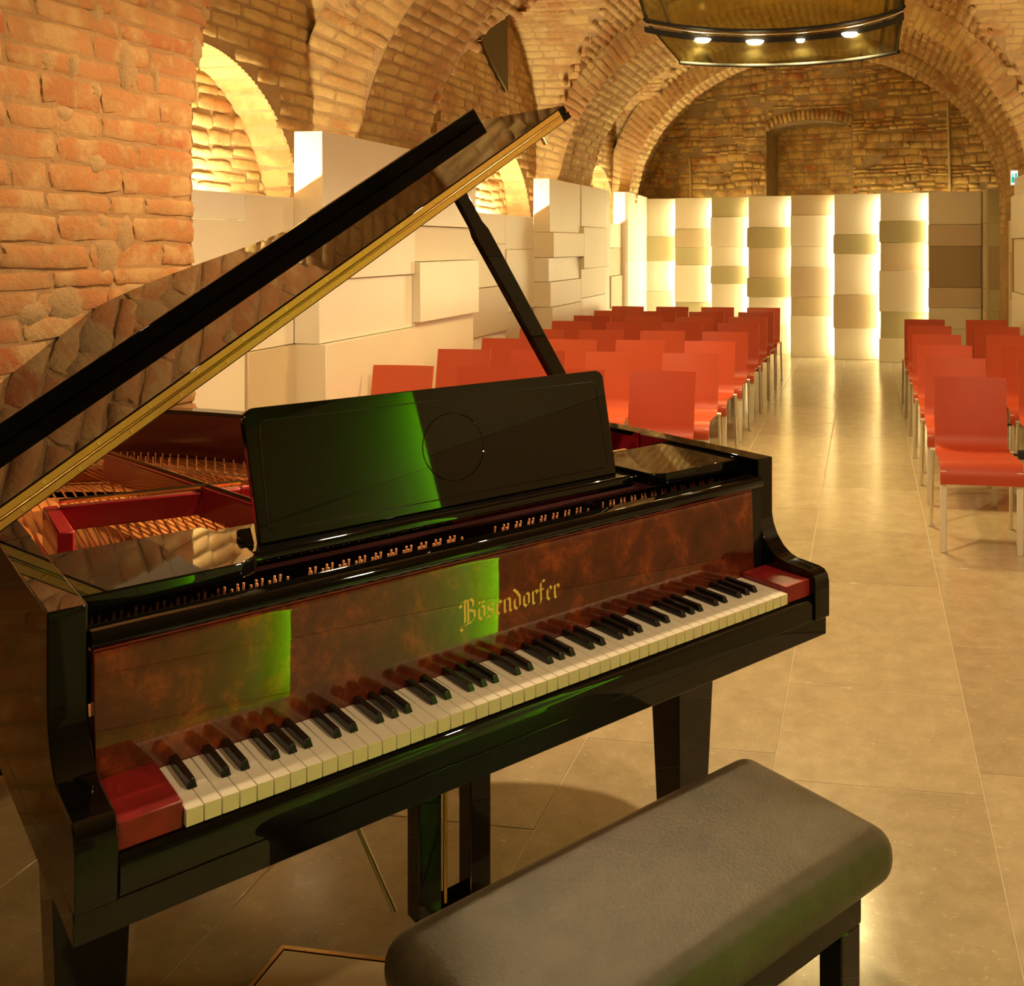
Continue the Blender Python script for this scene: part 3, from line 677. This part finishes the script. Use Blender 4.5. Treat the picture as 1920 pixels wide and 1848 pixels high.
# keys
pitch = KW / 52
wk = MB().box(.0006, pitch - .0006, 0, .1465, -.024, 0)
wme = wk.mesh('white_key'); wme.materials.append(M['ivory']); wme.materials.append(M['ivory_front'])
for p in wme.polygons:
    if p.normal.y < -.9: p.material_index = 1
pat = [1, 0, 1, 1, 0, 1, 1]                                      # black key after A, C, D, F, G
bk = MB(); bk.add([(-.0065,.052,0),(.0065,.052,0),(.0065,.1465,0),(-.0065,.1465,0),(-.0045,.059,.0125),(.0045,.059,.0125),(.0048,.1475,.0125),(-.0048,.1475,.0125)], [(3,2,1,0),(4,5,6,7),(0,1,5,4),(1,2,6,5),(2,3,7,6),(3,0,4,7)])
bme = bk.mesh('black_key'); bme.materials.append(M['ebony'])
for i in range(52):
    o = link('white_key', wme, None, piano, bevel=.0006, seg=1); o.location = (i * pitch, 0, KZ)
    if pat[i % 7] and i < 51:
        o = link('black_key', bme, None, piano, bevel=.0012, seg=2)
        sh_ = {0: .0, 2: -.0015, 3: .0015, 5: -.002, 6: 0.0}[i % 7]; o.location = ((i + 1) * pitch + sh_, 0, KZ)
# blackletter name in gold: strokes of a broad nib
def S(*p): return list(p)
GL = {
 'B': (1.25, [S((.12,1.45),(.0,1.3),(.12,1.18),(.25,1.28)), S((.1,1.45),(.35,1.58),(.55,1.48)), S((.38,1.5),(.38,.1)), S((.62,1.5),(.62,.1)), S((.55,1.5),(.85,1.58),(1.02,1.35),(.98,1.05),(.7,.88)), S((.7,.88),(1.08,.72),(1.12,.35),(.9,.05),(.55,.0),(.3,-.08)), S((.38,.12),(.15,-.05),(.05,-.25),(.18,-.38),(.32,-.3))]),
 'o': (.72, [S((.18,.78),(.18,.2),(.38,.02)), S((.18,.78),(.42,.95),(.58,.8)), S((.58,.8),(.58,.2),(.38,.02))]),
 's': (.66, [S((.52,.86),(.38,.98),(.16,.8),(.22,.6),(.48,.45),(.5,.22),(.34,.02),(.1,.14)), S((.08,.1),(.02,.0))]),
 'e': (.62, [S((.18,.78),(.18,.2),(.36,.02),(.54,.16)), S((.18,.78),(.40,.96),(.54,.78),(.28,.5))]),
 'n': (.80, [S((.06,.82),(.18,.92),(.18,.12),(.28,.02)), S((.22,.8),(.45,.96),(.60,.82)), S((.60,.82),(.60,.12),(.72,.02))]),
 'd': (.76, [S((.18,.72),(.18,.2),(.38,.02)), S((.18,.72),(.42,.92)), S((.12,1.42),(.36,1.2),(.60,.85),(.60,.2),(.38,.02))]),
 'r': (.62, [S((.06,.82),(.2,.92),(.2,.12),(.32,.02)), S((.24,.8),(.42,.96),(.56,.82),(.50,.68))]),
 'f': (.60, [S((.56,1.40),(.42,1.52),(.24,1.36),(.24,.1),(.12,-.1)), S((.04,.88),(.48,.88))]),
}
def letters(word, size, nib):
    mb = MB(); x = 0; n = (math.cos(math.radians(38)) * nib / 2, math.sin(math.radians(38)) * nib / 2)
    def stroke(pts, ox):
        for (x0, y0), (x1, y1) in zip(pts[:-1], pts[1:]):
            a = [(ox + x0 - n[0], y0 - n[1]), (ox + x0 + n[0], y0 + n[1]), (ox + x1 + n[0], y1 + n[1]), (ox + x1 - n[0], y1 - n[1])]
            mb.add([(p[0] * size, 0, p[1] * size) for p in a], [(0, 1, 2, 3)])
    for ch in word:
        c = 'o' if ch == 'ö' else ch; wd, st = GL[c]
        for s in st: stroke(s, x)
        if ch == 'ö':
            for q in (.2, .48): stroke(S((q, 1.22), (q + .07, 1.12)), x)
        x += wd
    return mb, x * size
mb, wd = letters('Bösendorfer', .0285, .20)
sc_ = .219 / wd
mb.v = [(x * sc_ + .4995, .1470 + (z * sc_ + .097) * .041 - .0006, z * sc_ + .077) for x, y, z in mb.v]
pb(mb, 'lettering', 'gold_leaf', fb, fix=False)
# music shelf, side flaps, desk
pb(MB().prism([(.312,.232),(.318,.240),(.50,.240),(.50,.215),(.34,.205),(.318,.212),(.311,.222)], .186, 1.036, 0), 'desk_shelf', 'black', bevel=.002)
for sx in (0, 1):
    mx = lambda x: KW - x if sx else x
    poly = [(-.080,.236),(.150,.236),(.182,.262),(.188,.40),(.165,.505),(-.080,.505)]
    mb = MB().prism([(mx(x), y) for x, y in poly], .222, .250, 2); pb(mb, 'side_flap', 'black', bevel=.003)
dk = math.atan2(.063, .233)
def desk_pt(x, h, t=0): return (x, .347 + h * math.sin(dk) - t * math.cos(dk), .241 + h * math.cos(dk) + t * math.sin(dk))
outl = [(.215, 0), (1.012, 0)]
def rc_(cx, cz, r, a0, a1): return [(cx + r * math.cos(a), cz + r * math.sin(a)) for a in np.linspace(a0, a1, 6)]
outl += rc_(1.018 - .02, .243 - .02, .02, 0, PI / 2) + rc_(.205 + .02, .243 - .02, .02, PI / 2, PI)
n = len(outl); mb = MB(); mb.add([desk_pt(x, h, 0) for x, h in outl] + [desk_pt(x, h, -.018) for x, h in outl], [tuple(range(n)), tuple(range(n, 2*n))[::-1]] + [(i, (i+1) % n, n + (i+1) % n, n + i) for i in range(n)])
desk = pb(mb, 'music_desk', 'black', bevel=.002)
g = [(.235,.022),(.990,.022),(.990,.212),(.235,.212)]
rr = rc_(.98,.030,.012,-PI/2,0) + rc_(.98,.205,.012,0,PI/2) + rc_(.243,.205,.012,PI/2,PI) + rc_(.243,.030,.012,PI,1.5*PI); rr.append(rr[0])
pb(MB().tube([desk_pt(x, h, .0002) for x, h in rr], .0011, 5), 'border_groove', 'black_soft', desk, smooth=True)
pb(MB().tube([desk_pt(.611 + .069 * math.cos(a), .118 + .069 * math.sin(a), .0002) for a in np.linspace(0, 2*PI, 48)], .0009, 5), 'circle_groove', 'black', desk, smooth=True)
for x in (.30, .92): pb(MB().prism([(.36,.240),(.37,.30),(.40,.36),(.43,.30),(.46,.240)], x, x + .02, 0), 'desk_support', 'black_soft')
pb(MB().prism([(.395,.2405),(.395,.262),(.375,.268),(.352,.2405)], .190, .208, 0), 'desk_foot', 'black', bevel=.002)
# rim
OUT = [(-.132,.62),(-.132,1.98),(-.10,2.10),(.02,2.165),(.22,2.15),(.40,2.06),(.53,1.92),(.64,1.72),(.75,1.50),(.90,1.30),(1.08,1.12),(1.25,.96),(1.335,.82),(1.354,.70),(1.354,.62)]
oc = catmull(OUT, 6)
def offset(pts, d):
    r = []
    for i, p in enumerate(pts):
        t = pts[min(i + 1, len(pts) - 1)] - pts[max(i - 1, 0)]; t = t / np.linalg.norm(t); r.append(p + np.array([t[1], -t[0]]) * d)
    return r
oc = [np.array(p) for p in oc]; ic = offset(oc, .050); ic2 = offset(oc, .0515)
G = [[(p[0], p[1], -.150), (p[0], p[1], .2575), (q[0], q[1], .2575), (q[0], q[1], -.150), (p[0], p[1], -.150)] for p, q in zip(oc, ic)]
mb = MB().grid(G); n_ = len(G[0])
mb.f.append(tuple(range(4))); o0 = (len(G) - 1) * n_; mb.f.append(tuple(o0 + k for k in range(4))[::-1])
pb(mb, 'rim', 'black', bevel=.002)
G = [[(q[0], q[1], .246), (q[0], q[1], -.02)] for q in ic2]; pb(MB().grid(G), 'inner_rim', 'rim_red', smooth=True)
ring = [tuple(p) for p in offset(oc, .055)]
sbp = [(-.077, .60)] + ring + [(1.30, .60)]
pb(MB().prism(sbp, .045, .060, 2), 'soundboard', 'soundboard')
pb(MB().box(-.08, KW + .08, .20, .62, .10, .150), 'pin_block', 'pin_dark', bevel=.004)
# iron frame: hitch rail along the bent side and struts
h1 = offset(oc, .056); h2 = offset(oc, .155)
G = [[(p[0], p[1], .061), (p[0], p[1], .112), (q[0], q[1], .100), (q[0], q[1], .061)] for p, q in zip(h1[4:-10], h2[4:-10])]
iron = pb(MB().grid(G), 'hitch_plate', 'soundboard', smooth=True)
def strut(p, q, w_, z0, z1, name='frame_strut', m='plate_red'):
    p, q = np.array(p, float), np.array(q, float); d = (q - p) / np.linalg.norm(q - p); s = np.array([-d[1], d[0]]) * w_ / 2
    pts = [p + s, q + s, q - s, p - s]; return pb(MB().prism([tuple(x) for x in pts], z0, z1, 2), name, m, bevel=.004)
strut((.249, 1.63), (.395, .58), .030, .128, .200)
strut((.045, 1.12), (.40, 1.03), .028, .136, .190)
strut((.62, 1.45), (.62, .58), .030, .085, .195); strut((.40, 1.03), (.62, .98), .028, .095, .190); strut((.88, 1.10), (.86, .58), .028, .085, .190); strut((1.08, .98), (1.05, .58), .026, .085, .190)
strut((.035, 1.16), (.02, .90), .030, .061, .185)
for (p, q) in (((.249, 1.63), (.395, .58)), ((.045, 1.12), (.40, 1.03))):
    a, b = np.array(p), np.array(q); pb(MB().tube([(a[0], a[1], .201), (b[0], b[1], .201)], .006, 6), 'strut_edge', 'brass', smooth=True)
# strings, pins: too fine to count one by one
mb = MB()
for k in range(24):
    t = k / 23; x0 = -.02 + t * .36; y0 = .60; x1 = .02 + t * .50; y1 = 1.62 - .10 * t
    mb.tube([(x0, y0, .133), (x1, y1, .131)], .0021 if k < 14 else .0016, 5)
tag(pb(mb, 'bass_strings', 'copper', smooth=True), kind='stuff')
mb = MB()
for k in range(74):
    t = k / 73; x0 = .34 + t * .92; y0 = .60; x1 = x0 - .13 * (1 - t) ** 1.5 + .0; 
    ymax = float(np.interp(x1, [.2, .40, .53, .64, .75, .90, 1.08, 1.25, 1.3], [2.0, 1.90, 1.76, 1.56, 1.36, 1.18, 1.00, .84, .80]))
    mb.tube([(x0, y0, .120), (x1, ymax, .118)], .0014, 4)
tag(pb(mb, 'treble_strings', 'copper', smooth=True), kind='stuff')
mb = MB()
for k in range(64):
    t = k / 63; fi = 8 + t * (len(h2) - 26); a = h2[int(fi)] * (1 - fi % 1) + h2[int(fi) + 1] * (fi % 1)
    for j in range(2): mb.tube([(a[0] - .02 + .035 * j, a[1] - .01 + .035 * j, .10), (a[0] - .02 + .035 * j, a[1] - .01 + .035 * j, .142)], .0022, 6)
tag(pb(mb, 'hitch_pins', 'steel', smooth=True), kind='stuff')
pb(MB().tube([(p[0] - .02, p[1] - .02, .108) for p in h2[12:-16]], .007, 6), 'bridge_rail', 'steel', smooth=True)
mb = MB()
for k in range(88):
    x = -.055 + k * (KW + .11) / 87
    if k in (20, 21, 42, 43, 44, 45, 46, 62, 63, 64): continue
    for j in range(2): mb.tube([(x + .0055 * j - .003, .285 + .02 * ((k + j) % 2), .150), (x + .0055 * j - .003, .279 + .02 * ((k + j) % 2), .196)], .0021, 6)
tag(pb(mb, 'tuning_pins', 'pin_copper', smooth=True), kind='stuff')
for x in (.252, .70, .94): pb(MB().box(x, x + .012, .222, .310, .150, .168), 'brass_bar', 'brass', bevel=.002)
pb(MB().tube([(.62, .232, .17), (.75, .232, .17)], .008, 8), 'brass_plate', 'brass', smooth=True)
pb(MB().box(.60, .98, .23, .33, .1505, .158), 'felt_strip', 'plate_red', bevel=.002)
# lid
TH = math.radians(34.5); X0L, Z0L = -.132, .258; YF = .655; LL = 1.50
def lidp(q, y, h): return (X0L + q * math.cos(TH) - h * math.sin(TH), y, Z0L + q * math.sin(TH) + h * math.cos(TH))
kx = LL / 1.486
lo_ = [(0, YF)] + [((p[0] + .132) * kx, p[1] + .005) for p in oc if p[1] > YF + .01] + [(LL, YF)]
def slab(poly, h0, h1, name, m, parent=None, **kw):
    n = len(poly); mb = MB(); mb.add([lidp(q, y, h0) for q, y in poly] + [lidp(q, y, h1) for q, y in poly], [tuple(range(n))[::-1], tuple(range(n, 2*n))] + [(i, (i+1) % n, n + (i+1) % n, n + i) for i in range(n)])
    return pb(mb, name, m, parent, **kw)
lid = slab(lo_, 0, .0185, 'lid', 'black', bevel=.003)
flap = slab([(0.004, YF), (LL - .004, YF), (LL - .004, 1.085), (.004, 1.085)], .0195, .0385, 'front_flap', 'black', bevel=.003)
lip = slab([(0.006, 1.068), (LL - .01, 1.068), (LL - .01, 1.085), (.006, 1.085)], .039, .078, 'lid_lip', 'black', flap, bevel=.002)
for h0, h1, nm in ((.0035, .0165, lid), (.0225, .0355, flap)):
    hg = slab([(.01, YF - .0025), (LL - .03, YF - .0025), (LL - .03, YF - .0002), (.01, YF - .0002)], h0, h1, 'hinge_leaf', 'hinge_brass', nm)
    for k in range(14):
        q = .06 + k * .104 + (.05 if nm is flap else 0)
        if q < LL - .05: a = lidp(q, YF - .0025, (h0 + h1) / 2); pb(MB().tube([a, (a[0], a[1] - .0012, a[2])], .0036, 8), 'hinge_screw', 'gold_leaf', nm, smooth=True)
a, b = lidp(.01, YF - .0035, .0195), lidp(LL - .03, YF - .0035, .0195); pb(MB().tube([a, b], .0022, 8), 'hinge_pin', 'brass', lid, smooth=True)
a = lidp(LL - .10, YF + .02, -.022); b = lidp(LL - .10, YF + .02, 0); pb(MB().tube([b, a], .005, 8), 'lid_stud', 'brass', lid, smooth=True)
# prop, hinges of rim, right-hand fittings
pa, pbm = np.array(lidp(1.13, .70, -.004)), np.array((1.285, .775, .18))
d = (pbm - pa)
mb = MB(); s1 = np.array((0, .014, 0)); s2 = np.cross(d / np.linalg.norm(d), (0, 1, 0)) * .021
def pr4(c, k=1): return [c + (s1 + s2) * k, c + (s1 - s2) * k, c + (-s1 - s2) * k, c + (-s1 + s2) * k]
P = pr4(pa, .8) + pr4(pa + d * .10, .8) + pr4(pa + d * .13, 1.0) + pr4(pa + d * .80, 1.0) + pr4(pbm, 1.0)
mb.add(P, [(0, 1, 2, 3), (16, 19, 18, 17)] + [(r * 4 + i, r * 4 + (i + 1) % 4, r * 4 + 4 + (i + 1) % 4, r * 4 + 4 + i) for r in range(4) for i in range(4)])
pb(mb, 'lid_prop', 'black', bevel=.003)
pb(MB().tube([(1.225, .62, .185), (1.225, .62, .215)], .007, 8).box(1.205, 1.255, .612, .626, .216, .222), 'prop_bracket', 'copper', smooth=True)
# legs, casters, lyre
def leg(x0, x1, y0, y1, tp=.018):
    t = piano; mb = MB(); z0, z1 = -KZ + .085, -.125
    if y0 > 1: z1 = -.15
    cx, cy = (x0 + x1) / 2, (y0 + y1) / 2
    def sq(z, k): return [(cx + sx * (x1 - x0) / 2 * k, cy + sy * (y1 - y0) / 2 * k, z) for sx, sy in ((-1,-1),(1,-1),(1,1),(-1,1))]
    mb.add(sq(z0, .72) + sq(z1, 1.0), [(3,2,1,0),(4,5,6,7),(0,1,5,4),(1,2,6,5),(2,3,7,6),(3,0,4,7)])
    l_ = pb(mb, 'leg', 'black', bevel=.003)
    pb(MB().tube([(cx, cy, -KZ + .07), (cx, cy, -KZ + .086)], .035, 16), 'ferrule', 'brass', l_, smooth=True)
    pb(MB().tube([(cx - .014, cy, -KZ + .035), (cx + .014, cy, -KZ + .035)], .035, 20), 'caster', 'brass', l_, smooth=True)
leg(-.105, .010, .31, .43); leg(1.172, 1.300, .31, .43); leg(.08, .20, 1.80, 1.92)
for x0, x1 in ((.543, .596), (.662, .712)): pb(MB().box(x0, x1, .40, .45, -.62, -.125), 'lyre_post', 'black', bevel=.003)
pb(MB().tube([(.606, .405, -.60), (.606, .405, -.13)], .0045, 8), 'pedal_rod', 'brass', smooth=True)
pb(MB().box(.565, .70, .40, .46, -.665, -.61), 'lyre_box', 'black', bevel=.004)
for x in (.535, .626, .717): pb(MB().prism([(.38,-.645),(.33,-.650),(.30,-.658),(.295,-.668),(.31,-.668),(.38,-.660)], x - .016, x + .016, 0), 'pedal', 'brass', bevel=.003)
pb(MB().tube([(.535, .49, -.63), (.475, .62, -.40), (.40, .78, -.13)], .0055, 8), 'lyre_brace', 'steel', smooth=True)
pb(MB().tube([(.717, .49, -.63), (.78, .78, -.13)], .0055, 8), 'lyre_brace', 'steel', smooth=True)

# ------------------------------------------------------------------ bench
bc = O + PXV * .612 + PYV * (-.28)
bench = empty('piano_bench', (bc[0], bc[1], 0), RZ); tag(bench, 'black leather piano bench with square black legs', 'bench')
NX, NY = 40, 24; hx, hy, zc0, zc1 = .385, .190, .405, .500
mb = MB(); rows = []
def rbox(u, v):                                                  # rounded cushion: superellipse cross-sections
    pass
import bmesh
bm = bmesh.new(); bmesh.ops.create_cube(bm, size=1)
for v in bm.verts: v.co = Vector((v.co.x * 2 * hx, v.co.y * 2 * hy, zc0 + (v.co.z + .5) * (zc1 - zc0)))
bmesh.ops.bevel(bm, geom=list(bm.edges), offset=.044, segments=8, affect='EDGES', profile=.5)
bmesh.ops.subdivide_edges(bm, edges=[e for e in bm.edges if e.calc_length() > .2], cuts=10, use_grid_fill=True)
for v in bm.verts:
    if v.co.z > zc1 - .03: v.co.z += .012 * (1 - (v.co.x / hx) ** 2) * (1 - (v.co.y / hy) ** 2)
me = bpy.data.meshes.new('cushion'); bm.to_mesh(me); bm.free()
link('cushion', me, M['leather'], bench, smooth=True)
MB().box(-hx + .03, hx - .055, -hy + .045, hy - .03, .34, .404).build('frame', M['black'], bench, bevel=.004)
for sx in (-1, 1):
    for sy in (-1, 1): MB().box(*((hx - .107, hx - .057) if sx > 0 else (-hx + .032, -hx + .082)), *((hy - .082, hy - .032) if sy > 0 else (-hy + .047, -hy + .097)), 0, .340).build('leg', M['black'], bench, bevel=.003)
    MB().tube([(sx * (hx - .06), 0, .372), (sx * (hx - .010), 0, .372)], .020, 20).build('height_knob', M['black'], bench, smooth=True, bevel=.002)

# ------------------------------------------------------------------ chairs
def make_chair():
    root = empty('stacking_chair')
    # side profile (y towards the back, z up) of the moulded shell; thickness .012
    pf = catmull([(-.470,.335),(-.466,.385),(-.440,.424),(-.390,.440),(-.25,.432),(-.12,.424),(-.055,.432),(-.025,.47),(-.012,.54),(.012,.68),(.032,.790)], 6)
    wl = lambda i: .196 if i < 18 else .196 - .010 * min(1, (i - 18) / 20)
    P1, P2 = [], []
    for i, p in enumerate(pf):
        t = pf[min(i+1, len(pf)-1)] - pf[max(i-1, 0)]; t = t / np.linalg.norm(t); nn = np.array([-t[1], t[0]]); q = p - nn * .011
        back = max(0, (p[1] - .46) / .33)
        r1, r2 = [], []
        for s in np.linspace(-1, 1, 7):
            cv = .018 * back * (1 - s * s)
            r1.append((s * wl(i), p[0] + cv, p[1])); r2.append((s * wl(i), q[0] + cv, q[1]))
        P1.append(r1); P2.append(r2)
    mb = MB(); mb.grid(P1); n1 = len(mb.v); mb.grid(P2)
    n, m_ = len(P1), 7
    for i in range(n - 1):
        for j in (0, m_ - 1): a = i * m_ + j; mb.f.append((a, a + m_, a + m_ + n1, a + n1))
    for j in range(m_ - 1):
        for i in (0, n - 1): a = i * m_ + j; mb.f.append((a, a + 1, a + 1 + n1, a + n1))
    sh = mb.build('seat_shell', M['chair_red'], root, smooth=True)
    for s in (-1, 1):
        MB().box(s*.180 - .016, s*.180 + .016, -.462, -.450, 0, .40).build('front_leg', M['leg_white'], root, bevel=.003, seg=1)
        MB().tube([(s*.205, -.012, .0), (s*.200, -.060, .425)], .0105, 10).tube([(s*.205, -.012, .0), (s*.205, -.012, .008)], .016, 10).tube([(s*.175, -.060, .418), (s*.212, -.060, .418)], .011, 8).build('rear_leg', M['alu'], root, smooth=True)
    MB().box(-.17, .17, -.40, -.06, .402, .414).build('seat_frame', M['alu'], root, bevel=.003, seg=1)
    return root
proto = make_chair()
ROWY = [5.355, 6.24, 7.03, 7.84, 8.68, 9.40, 10.11, 10.88]
ORD = ['front', 'second', 'third', 'fourth', 'fifth', 'sixth', 'seventh', 'eighth']
SEAT = ['aisle seat', 'second seat from the aisle', 'third seat from the aisle', 'fourth seat from the aisle']
first = True
def place(x, y, label, group):
    global first
    c = proto if first else copy_tree(proto); first = False
    c.location = (x, y, 0); c.rotation_euler = (0, 0, random.uniform(-.012, .012)); tag(c, label, 'chair', group); return c
for r_ in range(8):
    for k in range(4):
        place(-.93 - .186 - .516 * k, ROWY[r_] + random.uniform(-.02, .02), 'red moulded chair, %s row left of the aisle, %s' % (ORD[r_], SEAT[k]), 'red chairs left of the aisle')
for r_ in range(6):
    for k in range(2):
        c = place(.365 + .186 + .565 * k, ROWY[r_] + random.uniform(-.02, .02), 'red moulded chair, %s row right of the aisle, %s' % (ORD[r_], SEAT[k]), 'red chairs right of the aisle')
        if k == 0:
            MB().box(.205, .330, -.055, -.040, .395, .407).box(.235, .275, -.065, -.030, .380, .425).build('row_link', M['hook'], c, bevel=.003)
